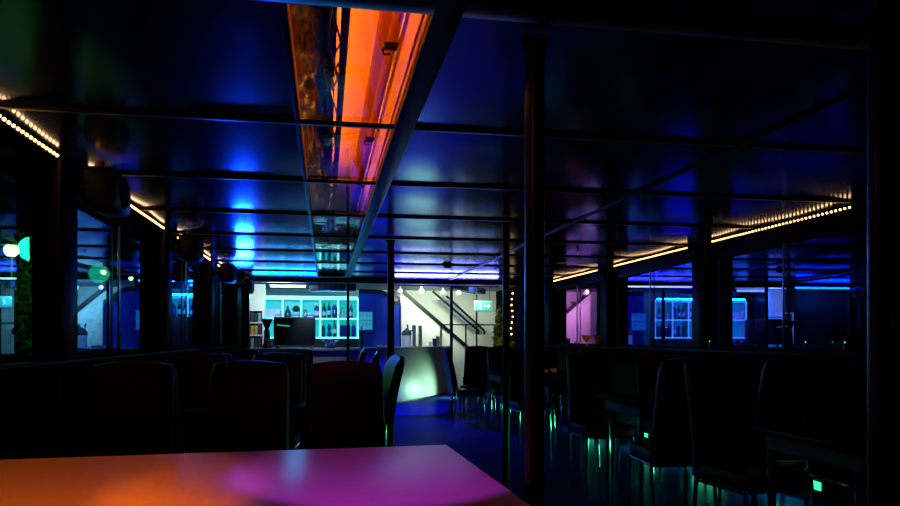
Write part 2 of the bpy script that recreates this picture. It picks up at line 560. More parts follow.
b = nb(); cyl(b, (0.255, Y0 + 0.05, 2.255), (0.255, Y1 - 0.06, 2.255), 0.010); obj('copper_pipe', b, M['copper'], tr)
b = nb(); cyl(b, (0.294, Y0 + 0.05, 2.225), (0.294, Y1 - 0.06, 2.225), 0.006); obj('edge_wire', b, M['copper'], tr)
for k in range(4):
    yy = 1.8 + 1.17 * k
    b = nb(); cyl(b, (0.065, yy, 2.30), (0.065, yy + 0.95, 2.30), 0.009)
    obj('light_tube', b, M['orangetube'], tr)
for k in range(5):
    yy = 2.45 + 1.17 * k
    b = nb()
    box(b, (0.228, yy, 2.262), (0.05, 0.03, 0.022), bevel=0.004)
    tube(b, [(0.208, yy, 2.26), (0.198, yy, 2.245), (0.205, yy, 2.232), (0.223, yy, 2.235)], 0.005)
    obj('pipe_clip', b, M['batten'], tr)
# crumpled foil duct along the left half
b = nb()
n1, n2 = 140, 10
g = []
for j in range(n1 + 1):
    y = Y0 + 0.03 + (Y1 - Y0 - 0.1) * j / n1
    row = []
    for i in range(n2 + 1):
        t = i / n2
        x = TX0 + 0.005 + 0.145 * t
        z = 2.222 + 0.05 * math.sin(PI * t) + random.uniform(0, 0.022) + 0.07 * t * t
        row.append(b.verts.new((x, y + random.uniform(-0.02, 0.02), z)))
    g.append(row)
for j in range(n1):
    for i in range(n2):
        b.faces.new((g[j][i], g[j][i + 1], g[j + 1][i + 1], g[j + 1][i]))
obj('foil_duct', b, M['foil'], tr)
for k in range(3):
    b = nb()
    pts = []
    for j in range(40):
        y = 1.8 + j * 0.12
        pts.append((0.03 + 0.02 * math.sin(j * 0.9 + k * 2) + 0.012 * k, y, 2.29 + 0.025 * math.sin(j * 0.7 + k)))
    tube(b, pts, 0.004, 6)
    obj('cable', b, M['copper'] if k == 1 else M['black'], tr)
for y0, y1 in zip(BAT[4:], BAT[5:]):
    b = nb(); box(b, ((TX0 + TX1) / 2, (y0 + y1) / 2, ZC + 0.004), (TX1 - TX0 - 0.02, y1 - y0 - 0.03, 0.004)); obj('clear_panel', b, M['acrylic'], tr, smooth=False)
for k in range(3):
    yy = 2.2 + 1.25 * k
    lamp('AREA', 'recess_orange_light', (0.075, yy + 0.15, 2.315), 4.2, (1.0, 0.25, 0.009), (0.24, yy + 0.15, 2.52), 1.15, sy=0.05)

# ------------------------------------------------------------------ LED strips above the windows


def led_strip(x, y0, y1, label, sgn):
    t = thing('led_strip', label, 'led strip', (x, y0, 2.172), 0, 'warm led strips above the windows')
    L = y1 - y0
    b = nb(); box(b, (0, L / 2, -0.015), (0.05, L, 0.016)); obj('rail', b, M['post'], t, smooth=False)
    b = nb(); box(b, (sgn * 0.028, L / 2, 0.0), (0.01, L, 0.045)); obj('back_plate', b, M['post'], t, smooth=False)
    n = int(L / 0.045)
    b = nb(); ball(b, (0, 0, 0), 0.0085, 1)
    first = obj('led', b, M['led'], t)
    first.location = (-sgn * 0.031, 0.02, -0.012)
    for k in range(1, n):
        c = first.copy(); COL.objects.link(c); c.parent = t
        c.location = (-sgn * 0.031, 0.02 + k * (L - 0.04) / (n - 1), -0.012)


led_strip(-1.36, 1.75, 3.84, 'warm dotted led strip above the nearest left window', -1)
led_strip(-1.36, 4.30, 6.20, 'warm led strip above the second left window from the front', -1)
led_strip(-1.36, 6.75, 8.60, 'warm led strip above the left window reflecting the bottle shelf', -1)
led_strip(-1.36, 9.2, 10.9, 'short warm led strip above the left window closest to the bar', -1)
led_strip(3.668, 4.34, 6.15, 'longest warm led strip on the right, above the nearest blue window', 1)
led_strip(3.668, 6.60, 8.45, 'warm led strip above the right window that reflects the shelf', 1)
led_strip(3.668, 9.0, 10.85, 'warm led strip above the lilac window by the bar', 1)

# speakers on the left pillars
spk = None
for k, y in enumerate(POSTY[2:]):
    lab = ['black loudspeaker on the nearest left window pillar', 'black loudspeaker on the second left window pillar', 'black loudspeaker on the third left window pillar', 'black loudspeaker on the left pillar closest to the bar'][k]
    if spk is None:
        spk = thing('loudspeaker', lab, 'loudspeaker', (-1.30, y + 0.02, 2.02), 0, 'loudspeakers on the left pillars')
        b = nb(); box(b, (0.15, 0.02, 0.0), (0.17, 0.36, 0.22), bevel=0.05, seg=3); obj('cabinet', b, M['black'], spk)
        b = nb(); box(b, (0.03, 0, 0), (0.10, 0.05, 0.05), bevel=0.006); obj('bracket', b, M['post'], spk)
        b = nb(); cyl(b, (0.23, 0.02, 0.0), (0.243, 0.02, 0.0), 0.085, 0.075, 20); obj('cone', b, M['post'], spk)
        b = nb(); cyl(b, (0.15, -0.1, 0.10), (0.15, -0.1, 0.135), 0.028, 0.022); obj('knob', b, M['gold'], spk)
    else:
        dup(spk, (-1.30, y + (0.02 if k < 3 else -0.25), 2.02), 0, lab)

# ------------------------------------------------------------------ steel poles and bar opening frame
for (x, y, r, lab) in ((0.642, 2.10, 0.031, 'thick black steel pole rising beside the orange table corner'),
                       (1.66, 1.87, 0.031, 'black steel pole at the right edge of the picture'),
                       (0.617, 6.66, 0.034, 'slim black pole standing in front of the blue bar partition'),
                       (1.44, 5.49, 0.027, 'thin black pole just right of the exit sign')):
    t = thing('steel_pole', lab, 'pole', (x, y, 0))
    b = nb(); cyl(b, (0, 0, 0.012), (0, 0, ZC - 0.03), r, seg=20); obj('tube', b, M['polesteel'], t)
    b = nb(); cyl(b, (0, 0, 0), (0, 0, 0.014), r * 1.9, seg=20); obj('base_plate', b, M['polesteel'], t)
    b = nb(); cyl(b, (0, 0, ZC - 0.05), (0, 0, ZC - 0.028), r * 1.35, seg=20); obj('top_collar', b, M['polesteel'], t)

fr = thing('bar_opening_frame', 'black frame with beam and thin posts across the opening to the bar', 'frame', (1.1, YB - 0.05, 0))
b = nb(); box(b, (0, 0, 2.155), (4.85, 0.10, 0.075), bevel=0.008); obj('beam', b, M['batten'], fr)
for x, r in ((0.36, 0.022), (2.04, 0.022), (2.99, 0.03), (-1.22, 0.06)):
    b = nb(); box(b, (x - 1.1, 0, 1.06), (r * 2, 0.05, 2.12)); obj('post', b, M['batten'], fr, smooth=False)

# ------------------------------------------------------------------ bar: counter
P = [(-1.34, 12.55), (-0.4, 12.56), (0.4, 12.62), (0.95, 12.85), (1.40, 13.28), (1.85, 13.98), (2.30, 14.70), (2.76, 15.45)]


def offset(P, d):
    out = []
    for i, p in enumerate(P):
        a = Vector(P[max(i - 1, 0)]); c = Vector(P[min(i + 1, len(P) - 1)])
        t = (c - a).normalized()
        out.append((p[0] - t.y * d, p[1] + t.x * d))
    return out


ct = thing('bar_counter', 'long curved bar counter with pale front washed by green light', 'bar counter', (0, 0, 0))
b = nb(); prism(b, P + offset(P, 0.06)[::-1], 'z', 0.0, 1.02); obj('front_panel', b, M['counter'], ct)
b = nb(); prism(b, offset(P, -0.05) + offset(P, 0.50)[::-1], 'z', 1.02, 1.06); obj('worktop', b, M['ctop'], ct)
b = nb(); prism(b, offset(P, -0.012) + offset(P, 0.02)[::-1], 'z', 0.0, 0.03); obj('plinth', b, M['batten'], ct)
CT = 1.06

# ------------------------------------------------------------------ backlit bottle shelf
SX0, SX1, SY = -1.29, 0.685, 15.0
sh = thing('bottle_shelf', 'white open shelf backlit in cyan and filled with bottles behind the bar', 'shelf', (0, SY, 0))
W = SX1 - SX0
fx = [SX0, -0.87, -0.49, -0.10, 0.275, SX1]
b = nb()
for x in fx:
    box(b, (x, 0.14, 1.66), (0.035, 0.28, 0.84))
obj('upright', b, M['white'], sh, smooth=False)
for z, nm in ((2.06, 'top_board'), (1.645, 'middle_board'), (1.245, 'bottom_board')):
    b = nb(); box(b, ((SX0 + SX1) / 2, 0.14, z), (W + 0.035, 0.28, 0.035)); obj(nm, b, M['white'], sh, smooth=False)
b = nb(); box(b, ((SX0 + SX1) / 2, 0.30, 1.65), (W, 0.02, 0.85)); obj('backlit_panel', b, M['cyan'], sh, smooth=False)
b = nb()
for x in fx:
    box(b, (x, -0.006, 1.655), (0.034, 0.008, 0.84))
for z in (2.06, 1.645, 1.245):
    box(b, ((SX0 + SX1) / 2, -0.006, z), (W + 0.034, 0.008, 0.03))
obj('glowing_edge', b, M['edge_glow'], sh, smooth=False)  # glow put onto the front edges of the white frame
b = nb(); box(b, ((SX0 + SX1) / 2, 0.16, 0.61), (W + 0.035, 0.30, 1.22)); obj('base_cabinet', b, M['black'], sh, smooth=False)

b = nb(); box(b, ((SX0 + SX1) / 2, 0.02, 2.105), (W, 0.03, 0.035)); obj('added_strip', b, M['edge_glow'], sh, smooth=False)  # added light source for the cyan on the ceiling

BOT = {
    'wine': [(0.0, 0), (0.037, 0), (0.038, 0.02), (0.038, 0.18), (0.030, 0.215), (0.015, 0.24), (0.014, 0.30), (0.0, 0.30)],
    'spirit': [(0.0, 0), (0.043, 0), (0.044, 0.015), (0.044, 0.17), (0.034, 0.20), (0.016, 0.215), (0.015, 0.255), (0.0, 0.255)],
    'squat': [(0.0, 0), (0.052, 0), (0.056, 0.02), (0.05, 0.10), (0.028, 0.145), (0.016, 0.16), (0.016, 0.20), (0.0, 0.20)],
    'tall': [(0.0, 0), (0.032, 0), (0.034, 0.02), (0.036, 0.22), (0.020, 0.26), (0.013, 0.28), (0.013, 0.335), (0.0, 0.335)],
}
CAPZ = {'wine': (0.0155, 0.262, 0.304), 'spirit': (0.0175, 0.228, 0.262), 'squat': (0.018, 0.178, 0.206), 'tall': (0.0145, 0.30, 0.34)}
LABZ = {'wine': (0.0388, 0.05, 0.13), 'spirit': (0.0448, 0.045, 0.12), 'squat': (0.0562, 0.03, 0.05), 'tall': (0.0366, 0.07, 0.16)}


def bottle(kind, mt, loc, label, cap='gold', lab=True, s=1.0, group='bottles on the backlit shelf', name='bottle'):
    t = thing(name, label, 'bottle', loc, 0, group)
    b = nb(); lathe(b, [(r * s, z * s) for r, z in BOT[kind]]); obj('body', b, M[mt], t)
    r, z0, z1 = CAPZ[kind]
    b = nb(); cyl(b, (0, 0, z0 * s), (0, 0, z1 * s), r * s, seg=12); obj('cap', b, M[cap], t)
    if lab:
        r, z0, z1 = LABZ[kind]
        b = nb(); cyl(b, (0, 0, z0 * s), (0, 0, z1 * s), r * s, seg=18, caps=False); obj('paper_label', b, M['label'], t)
    return t


ZT, ZB = 1.664, 1.264
YS = SY + 0.11
bots = [
    ('squat', 'bottle_dark', -0.772, ZT, 1.2, False, 'dark long-necked bottle left on the upper shelf above the coffee machine'),
    ('spirit', 'bottle_teal', -0.412, ZT, 0.8, True, 'small teal bottle next to the flared vase on the upper shelf'),
    ('spirit', 'bottle_blue', -0.176, ZT, 1.2, True, 'broad blue bottle at the right end of the middle upper compartment'),
    ('wine', 'bottle_dark', -0.02, ZT, 1.05, True, 'dark bottle at the left of the fourth upper compartment'),
    ('tall', 'bottle_dark', 0.085, ZT, 0.98, True, 'tall dark bottle with white label in the fourth upper compartment'),
    ('spirit', 'bottle_blue', 0.20, ZT, 1.25, False, 'unlabelled blue bottle at the right of the fourth upper compartment'),
    ('squat', 'label', 0.36, ZT, 1.1, False, 'pale squat bottle in the last upper compartment'),
    ('wine', 'bottle_teal', 0.55, ZT, 1.0, True, 'teal labelled bottle in the top right corner of the shelf'),
    ('wine', 'bottle_teal', -0.03, ZB, 1.0, False, 'teal bottle standing alone on the lower shelf beside the coffee machine'),
    ('tall', 'bottle_dark', 0.20, ZB, 1.05, True, 'tall labelled bottle on the lower shelf right of the dark vase'),
    ('spirit', 'bottle_blue', 0.60, ZB, 1.15, False, 'blue bottle in the bottom right corner of the shelf'),
    ('spirit', 'bottle_dark', -0.30, ZB, 1.0, False, 'dark bottle low on the shelf hidden half behind the coffee machine'),
]
for kd, mt, x, z, s, lb, lab in bots:
    bottle(kd, mt, (x, YS, z), lab, 'black' if 'dark' in lab else 'gold', lb, s)
# vase / cake cover / boxes on the shelf
t = thing('vase', 'flared dark vase on white pot on the upper shelf', 'vase', (-0.60, YS - 0.03, ZT))
b = nb(); lathe(b, [(0, 0), (0.06, 0), (0.07, 0.09), (0.05, 0.12), (0, 0.12)]); obj('white_pot', b, M['white'], t)
b = nb(); lathe(b, [(0.03, 0.12), (0.085, 0.17), (0.075, 0.20), (0.05, 0.24), (0, 0.26)]); obj('dark_top', b, M['black'], t)
t = thing('vase', 'dark slender vase on the lower shelf beside the coffee machine', 'vase', (0.09, YS, ZB))
b = nb(); lathe(b, [(0, 0), (0.05, 0), (0.055, 0.06), (0.025, 0.12), (0.05, 0.2), (0.02, 0.27), (0, 0.27)]); obj('body', b, M['bottle_blue'], t)
b = nb(); box(b, (-0.30, YS, 1.715), (0.11, 0.1, 0.10), bevel=0.006); tag(obj('storage_box', b, M['label']), 'pale square box in the middle upper compartment', 'box')
b = nb(); box(b, (0.42, YS, ZB + 0.127), (0.22, 0.14, 0.25), bevel=0.006); tag(obj('storage_box', b, M['bottle_blue']), 'blue box filling the last lower compartment', 'box')
b = nb(); box(b, (-1.08, YS, 1.83), (0.36, 0.2, 0.03)); box(b, (-1.08, YS, 1.74), (0.30, 0.18, 0.15)); tag(obj('drawer_box', b, M['white'], smooth=False), 'white lidded box in the far left upper compartment', 'box')

# narrow bookcase along the left wall
b = nb(); box(b, (-1.265, 13.75, 1.2), (0.27, 0.25, 2.39)); struct('pillar_bar', b, M['cream'], smooth=False)
bc = thing('bookcase', 'narrow white bookcase at the left end of the bar', 'bookcase', (-1.25, 13.4, 0))
for x in (-0.125, 0.125):
    b = nb(); box(b, (x, 0, 0.88), (0.022, 0.22, 1.76)); obj('upright', b, M['white'], bc, smooth=False)
b = nb(); box(b, (0, 0.10, 0.88), (0.23, 0.02, 1.74)); obj('back_panel', b, M['white'], bc, smooth=False)
for z in (0.5, 1.05, 1.29, 1.52, 1.75):
    b = nb(); box(b, (0, 0, z), (0.23, 0.22, 0.02)); obj('board', b, M['white'], bc, smooth=False)
for z, ms, row in ((1.06, ('bookb', 'bookd', 'bookd'), 'bottom'), (1.30, ('paper', 'paper', 'bookd'), 'middle'), (1.53, ('bookd', 'bookd', 'bookb'), 'top')):
    for k, mm in enumerate(ms):
        h = 0.15 + 0.05 * random.random()
        b = nb(); box(b, (-1.318 + k * 0.067, 13.36, z + h / 2 + 0.0005), (0.056, 0.12, h), bevel=0.004)
        cl = {'bookb': 'grey', 'bookd': 'dark', 'paper': 'ochre'}[mm]
        tag(obj('book', b, M[mm], smooth=False), '%s book, %s of the three on the %s row of the white bookcase' % (cl, ['left', 'middle', 'right'][k], row), 'book', 'books in the narrow bookcase')

# espresso machine, grinder
em = thing('espresso_machine', 'large black espresso machine seen from behind on the bar counter', 'espresso machine', (-0.53, 12.82, CT))
b = nb(); box(b, (0, 0, 0.30), (0.72, 0.40, 0.50), bevel=0.03); obj('body', b, M['black'], em)
for x in (-0.3, 0.3):
    for y in (-0.14, 0.14):
        b = nb(); cyl(b, (x, y, 0), (x, y, 0.06), 0.025); obj('foot', b, M['steel'], em)
b = nb(); tube(b, [(-0.33, -0.17, 0.55), (-0.33, -0.17, 0.585), (0.33, -0.17, 0.585), (0.33, -0.17, 0.55)], 0.007); obj('cup_rail', b, M['black'], em)
b = nb(); box(b, (-0.19, -0.203, 0.40), (0.22, 0.006, 0.025), Matrix.Rotation(0.10, 3, 'Y')); obj('reflecting_strip', b, M['exit'], em, label='thin name plate strip, its cyan reflection put in as glow')  # cyan reflection on the plate, put in as emission
b = nb(); box(b, (0.12, -0.203, 0.375), (0.10, 0.006, 0.018)); obj('badge', b, M['gold'], em, label='small gold badge')
gr = thing('coffee_grinder', 'dark coffee grinder with hourglass hopper left of the espresso machine', 'coffee grinder', (-1.02, 12.85, CT))
b = nb(); lathe(b, [(0, 0.0), (0.09, 0.0), (0.09, 0.03), (0.06, 0.08), (0.05, 0.30), (0.035, 0.34), (0, 0.34)]); obj('body', b, M['bookd'], gr)
b = nb(); lathe(b, [(0.03, 0.34), (0.10, 0.50), (0.10, 0.52), (0, 0.54)]); obj('hopper', b, M['bottle_dark'], gr)
b = nb(); box(b, (0, -0.08, 0.16), (0.04, 0.08, 0.03), bevel=0.005); obj('spout', b, M['steel'], gr)

# flowers on the counter
fl = thing('flower_arrangement', 'blue-white flowers in a low bowl right of the espresso machine', 'flowers', (0.10, 12.74, CT))
b = nb(); lathe(b, [(0, 0), (0.06, 0), (0.10, 0.05), (0.09, 0.06), (0, 0.05)]); obj('bowl', b, M['bottle_blue'], fl)
for k in range(16):
    a = random.uniform(0, 2 * PI); r = random.uniform(0.0, 0.15); z = 0.09 + random.uniform(0, 0.09)
    b = nb()
    for q in range(6):
        aa = q * PI / 3
        ball(b, (r * math.cos(a) + 0.016 * math.cos(aa), r * math.sin(a) * 0.7 + 0.016 * math.sin(aa), z), 0.015, 1, (1, 1, 0.6))
    cyl(b, (r * math.cos(a), r * math.sin(a) * 0.7, z), (r * 0.3 * math.cos(a), r * 0.3 * math.sin(a), 0.03), 0.003)
    obj('flower', b, M['flower'] if k % 3 else M['bottle_blue'], fl)

# ceiling tubes and duct over the bar
for k, (y, z) in enumerate(((13.0, 2.25), (13.75, 2.23))):
    t = thing('tube_lamp', ['white tube lamp under the bar ceiling, nearer of two', 'white tube lamp under the bar ceiling, farther of two'][k], 'lamp', (-0.70, y, z))
    b = nb(); box(b, (0, 0, 0.05), (0.72, 0.09, 0.06), bevel=0.008); obj('housing', b, M['white'], t)
    b = nb(); cyl(b, (-0.33, 0, 0), (0.33, 0, 0), 0.022); obj('tube', b, M['tube'], t)
    b = nb(); cyl(b, (0, 0, 0.08), (0, 0, 2.40 - z), 0.012); obj('hanger', b, M['black'], t)
dt = thing('ventilation_duct', 'blue-grey ventilation duct hanging over the bottle shelf', 'duct', (0.15, 13.9, 2.24))
b = nb(); box(b, (0, 0, 0), (0.9, 0.3, 0.16), bevel=0.012); obj('duct_body', b, M['darkblue'], dt)
b = nb()
for k in range(6):
    box(b, (-0.25 + k * 0.1, -0.152, 0), (0.07, 0.006, 0.08))
obj('grille', b, M['black'], dt, smooth=False)
b = nb(); box(b, (-0.3, 0, 0.12), (0.03, 0.2, 0.08)); box(b, (0.3, 0, 0.12), (0.03, 0.2, 0.08)); obj('hanger', b, M['black'], dt, smooth=False)

# blue partition with stepped, rounded top corner
bp = thing('blue_partition', 'tall deep blue partition with rounded upper corner right of the bottle shelf', 'partition', (0, 15.55, 0))
pts = [(0.735, 0), (1.66, 0), (1.66, 1.98), (1.50, 1.98)]
for k in range(7):
    a = k / 6 * PI / 2
    pts.append((1.16 + 0.26 * math.cos(a), 1.98 + 0.24 * math.sin(a)))
pts.append((0.735, 2.22))
b = nb(); prism(b, pts, 'y', 0.0, 0.14); obj('panel', b, M['bluepaint'], bp)
b = nb(); prism(b, [(1.66, 1.98), (1.42, 1.98), (1.40, 2.07), (1.34, 2.15), (1.25, 2.2), (1.16, 2.22), (0.735, 2.22), (0.735, 2.32), (1.2, 2.31), (1.34, 2.26), (1.46, 2.15), (1.50, 2.05), (1.66, 2.03)], 'y', -0.02, 0.12); obj('cornice', b, M['bookd'], bp)
b = nb(); box(b, (1.655, -0.01, 0.99), (0.03, 0.04, 1.98)); obj('edge_trim', b, M['darkblue'], bp, smooth=False)
gs = thing('glass_rack', 'pale wall rack of glasses on the blue partition', 'rack', (0.86, 15.47, 1.42))
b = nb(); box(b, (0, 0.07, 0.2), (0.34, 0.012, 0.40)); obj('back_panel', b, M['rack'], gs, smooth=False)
for z in (0.0, 0.2, 0.39):
    b = nb(); box(b, (0, 0.0, z), (0.34, 0.12, 0.014)); obj('shelf_board', b, M['white'], gs, smooth=False)
for z in (0.008, 0.208):
    for k in range(4):
        b = nb(); lathe(b, [(0, 0), (0.022, 0.0), (0.006, 0.01), (0.006, 0.06), (0.03, 0.09), (0.033, 0.15)], seg=12)
        o = obj('wine_glass', b, M['glass']); o.location = (0.74 + 0.08 * k, 15.46, 1.42 + z)
        tag(o, 'small stemmed glass standing on the %s board of the wall rack' % ('lower' if z < 0.1 else 'upper'), 'glass', '%s rack glasses' % ('lower' if z < 0.1 else 'upper'))

# things on the counter: bottle, cups, canister, tap, tray
bottle('tall', 'bottle_teal', (0.66, 12.95, CT), 'tall teal bottle on the counter below the wall rack', 'label', False, 1.15, None)
for k in range(4):
    b = nb(); lathe(b, [(0, 0), (0.03, 0), (0.045, 0.045), (0.04, 0.045), (0.026, 0.006), (0, 0.006)], seg=14)
    o = obj('coffee_cup', b, M['white']); o.location = (1.02 + 0.1 * k * 0.8, 13.35 + 0.075 * k, CT)
    tag(o, 'white coffee cup in the row on the counter before the blue partition', 'cup', 'coffee cups on the counter')
cn = thing('glass_canister', 'glass canister with dark lid on the counter by the beer tap', 'canister', (1.63, 14.13, CT))
b = nb(); lathe(b, [(0, 0), (0.085, 0), (0.09, 0.02), (0.09, 0.24), (0, 0.24)]); obj('body', b, M['canvas'], cn)
b = nb(); lathe(b, [(0.10, 0.24), (0.105, 0.27), (0.08, 0.32), (0.03, 0.35), (0.015, 0.38), (0, 0.385)]); obj('lid', b, M['bookd'], cn)
tp = thing('beer_tap', 'chrome twin-column beer tap on the bar counter', 'beer tap', (1.93, 14.6, CT))
for x, h in ((-0.09, 0.45), (0.04, 0.44)):
    b = nb(); cyl(b, (x, 0, 0), (x, 0, h), 0.038, seg=18); obj('column', b, M['steel'], tp)
b = nb(); cyl(b, (-0.09, -0.02, 0.34), (-0.22, -0.05, 0.32), 0.014); cyl(b, (-0.22, -0.05, 0.36), (-0.22, -0.05, 0.27), 0.012); obj('spout', b, M['chrome'], tp)
b = nb(); cyl(b, (-0.22, -0.05, 0.36), (-0.24, -0.07, 0.46), 0.011, 0.018); obj('handle', b, M['black'], tp)
b = nb(); box(b, (-0.1, -0.06, 0.01), (0.34, 0.16, 0.02), bevel=0.004); obj('drip_tray', b, M['steel'], tp)
for k, (x, y, h, m_, lab) in enumerate(((2.28, 15.18, 0.10, 'glass', 'short clear tumbler on the counter right of the beer tap'), (2.40, 15.40, 0.17, 'bottle_blue', 'blue tall tumbler near the right end of the counter'), (2.50, 15.55, 0.22, 'steel', 'steel shaker at the right end of the counter'))):
    b = nb(); lathe(b, [(0, 0), (0.04, 0), (0.05, h), (0.045, h), (0.036, 0.01), (0, 0.01)]); o = obj('tumbler', b, M[m_]); o.location = (x, y, CT)
    tag(o, lab, 'glass' if m_ != 'steel' else 'shaker')

# ------------------------------------------------------------------ stairs at the end wall
st = thing('staircase', 'dark steel staircase descending to the right along the pale end wall', 'staircase', (0, 16.35, 0))
def zs(x):
    return 2.2 - (x - 1.894) * (1.25 / 1.466)
b = nb(); prism(b, [(1.70, 0.0), (1.70, zs(1.70) - 0.04), (3.42, zs(3.42) - 0.04), (3.42, 0.0)], 'y', -0.37, -0.33); obj('spandrel_panel', b, M['cream'], st, smooth=False)
b = nb(); prism(b, [(1.70, zs(1.70) - 0.06), (1.70, zs(1.70) + 0.04), (3.42, zs(3.42) + 0.04), (3.42, zs(3.42) - 0.06)], 'y', -0.42, -0.36); obj('stringer', b, M['batten'], st, smooth=False)
b = nb(); prism(b, [(1.70, zs(1.70) - 0.10), (1.70, zs(1.70) + 0.03), (3.42, zs(3.42) + 0.03), (3.42, zs(3.42) - 0.10)], 'y', 0.50, 0.55); obj('stringer', b, M['cream'], st, smooth=False)
for k in range(8):
    x = 1.85 + 0.2 * k
    b = nb(); box(b, (x, 0.07, zs(x) - 0.10), (0.24, 0.78, 0.03)); obj('tread', b, M['cream'], st, smooth=False)
b = nb(); box(b, (3.62, 0.07, zs(3.42) - 0.07), (0.42, 0.92, 0.05)); obj('landing', b, M['canvas'], st, smooth=False)
for x in (3.45, 3.78):
    b = nb(); box(b, (x, -0.36, (zs(3.42) - 0.09) / 2), (0.05, 0.05, zs(3.42) - 0.09)); obj('support_post', b, M['batten'], st, smooth=False)
for (xa, za, xb, zb, yy) in ((2.44, 2.32, 3.50, 1.43, -0.39), (2.88, 2.26, 3.80, 1.44, 0.30)):
    b = nb(); tube(b, [(xa, yy, za), (xb - 0.05, yy, zb + 0.04), (xb, yy, zb), (xb + 0.03, yy, zb - 0.05), (xb + 0.02, yy, zb - 0.11)], 0.028); obj('handrail', b, M['batten'], st)
b = nb(); prism(b, [(2.62, 2.16), (2.95, 2.16), (3.72, 1.50), (3.50, 1.48)], 'y', 0.30, 0.32); obj('balustrade_panel', b, M['bookb'], st, smooth=False)

gd = thing('guard_rail', 'black guard rail with thin posts in front of the stairs', 'railing', (0, 15.85, 0))
b = nb(); box(b, (3.25, 0, 1.545), (1.30, 0.03, 0.03)); obj('top_rail', b, M['batten'], gd, smooth=False)
for x, h in ((2.62, 1.545), (3.20, 1.545), (3.455, 2.24), (3.88, 1.545)):
    b = nb(); box(b, (x, 0, h / 2), (0.035, 0.03, h)); obj('post', b, M['batten'], gd, smooth=False)

ex = thing('exit_sign', 'glowing green exit sign hanging right of the stairs', 'sign', (3.47, 15.2, 1.95))
b = nb(); box(b, (0, 0.03, 0), (0.42, 0.05, 0.23), bevel=0.01); obj('housing', b, M['white'], ex)
b = nb(); box(b, (0, 0.0, 0), (0.39, 0.012, 0.20)); obj('lit_face', b, M['exit'], ex, smooth=False)
b = nb()
ball(b, (-0.075, -0.012, 0.05), 0.018, 1, (1, 0.3, 1))
for seg_ in (((-0.08, 0.03), (-0.09, -0.015)), ((-0.09, -0.015), (-0.055, -0.04)), ((-0.055, -0.04), (-0.06, -0.075)), ((-0.09, -0.015), (-0.11, -0.045)), ((-0.11, -0.045), (-0.14, -0.05)), ((-0.08, 0.025), (-0.045, 0.0)), ((-0.08, 0.025), (-0.115, 0.01))):
    (xa, za), (xb, zb) = seg_
    cyl(b, (xa, -0.012, za), (xb, -0.012, zb), 0.009, seg=6)
box(b, (0.055, -0.01, 0.0), (0.10, 0.006, 0.022))
prism(b, [(0.10, -0.045), (0.10, 0.045), (0.155, 0.0)], 'y', -0.013, -0.007)
obj('pictogram', b, M['exitmark'], ex)
b = nb()
for x in (-0.15, 0.15):
    cyl(b, (x, 0.03, 0.11), (x, 0.03, 0.45), 0.006)
obj('hanger', b, M['black'], ex)

# spotlight track beam over the counter end
tk = thing('ceiling_track', 'dark sloping ceiling beam carrying small spotlights above the stairs', 'ceiling track', (0, 0, 0))
b = nb(); prism(b, [(1.55, 12.7), (1.75, 12.66), (3.68, 15.9), (3.50, 16.0)], 'z', 2.26, 2.38); obj('beam', b, M['darkblue'], tk, smooth=False)
sp_first = None
for k, (x, y) in enumerate(((1.62, 15.3), (2.06, 15.1), (2.60, 15.5), (2.98, 15.6))):
    lab = 'small ceiling spotlight above the stairs, %s from the left' % ['first', 'second', 'third', 'fourth'][k]
    if sp_first is None:
        t = sp_first = thing('ceiling_spotlight', lab, 'spotlight', (x, y, 2.27), 0, 'white ceiling spotlights above the stairs')
        b = nb(); cyl(b, (0, 0.0, 0.02), (0, 0, 0.13), 0.014); obj('stem', b, M['white'], t)
        b = nb(); cyl(b, (0, -0.05, 0.0), (0, 0.06, -0.02), 0.045, 0.05, 16); obj('head', b, M['white'], t)
        b = nb(); cyl(b, (0, -0.056, 0.001), (0, -0.05, 0.0), 0.038, seg=16); obj('lens', b, M['spotlens'], t)
    else:
        dup(sp_first, (x, y, 2.27), 0, lab)
# ceiling vents / smoke detector in the saloon
t = thing('smoke_detector', 'small black smoke detector on the blue-lit ceiling near the bar', 'smoke detector', (1.55, 8.9, ZC - 0.012))
b = nb(); cyl(b, (0, 0, -0.006), (0, 0, -0.001), 0.06, seg=20); obj('base', b, M['black'], t)
b = nb(); cyl(b, (0, 0, -0.045), (0, 0, -0.006), 0.04, 0.055, 20); obj('sensor_cap', b, M['black'], t)

# spotlight heads: blue on the bar opening, added ones over the front table


def flood(name, loc, tgt, lens, label, up=False, big=1.0):
    t = thing(name, label, 'spotlight', loc, 0)
    rot = look_rot(loc, tgt).to_matrix()
    d = -(rot @ Vector((0, 0, 1)))
    b = nb(); cyl(b, d * -0.14, d * -0.02, 0.045 * big, 0.055 * big, 18); obj('head', b, M['black'], t)
    b = nb(); cyl(b, d * -0.022, d * -0.012, 0.05 * big, seg=18); obj('lens', b, M[lens], t)
    b = nb()
    s = (rot @ Vector((1, 0, 0)))
    top = Vector((0, 0, 0.10 if not up else -0.10))
    tube(b, [d * -0.08 + s * 0.062 * big, d * -0.08 + s * 0.062 * big + top, d * -0.08 - s * 0.062 * big + top, d * -0.08 - s * 0.062 * big], 0.006)
    obj('yoke', b, M['black'], t)
    return t


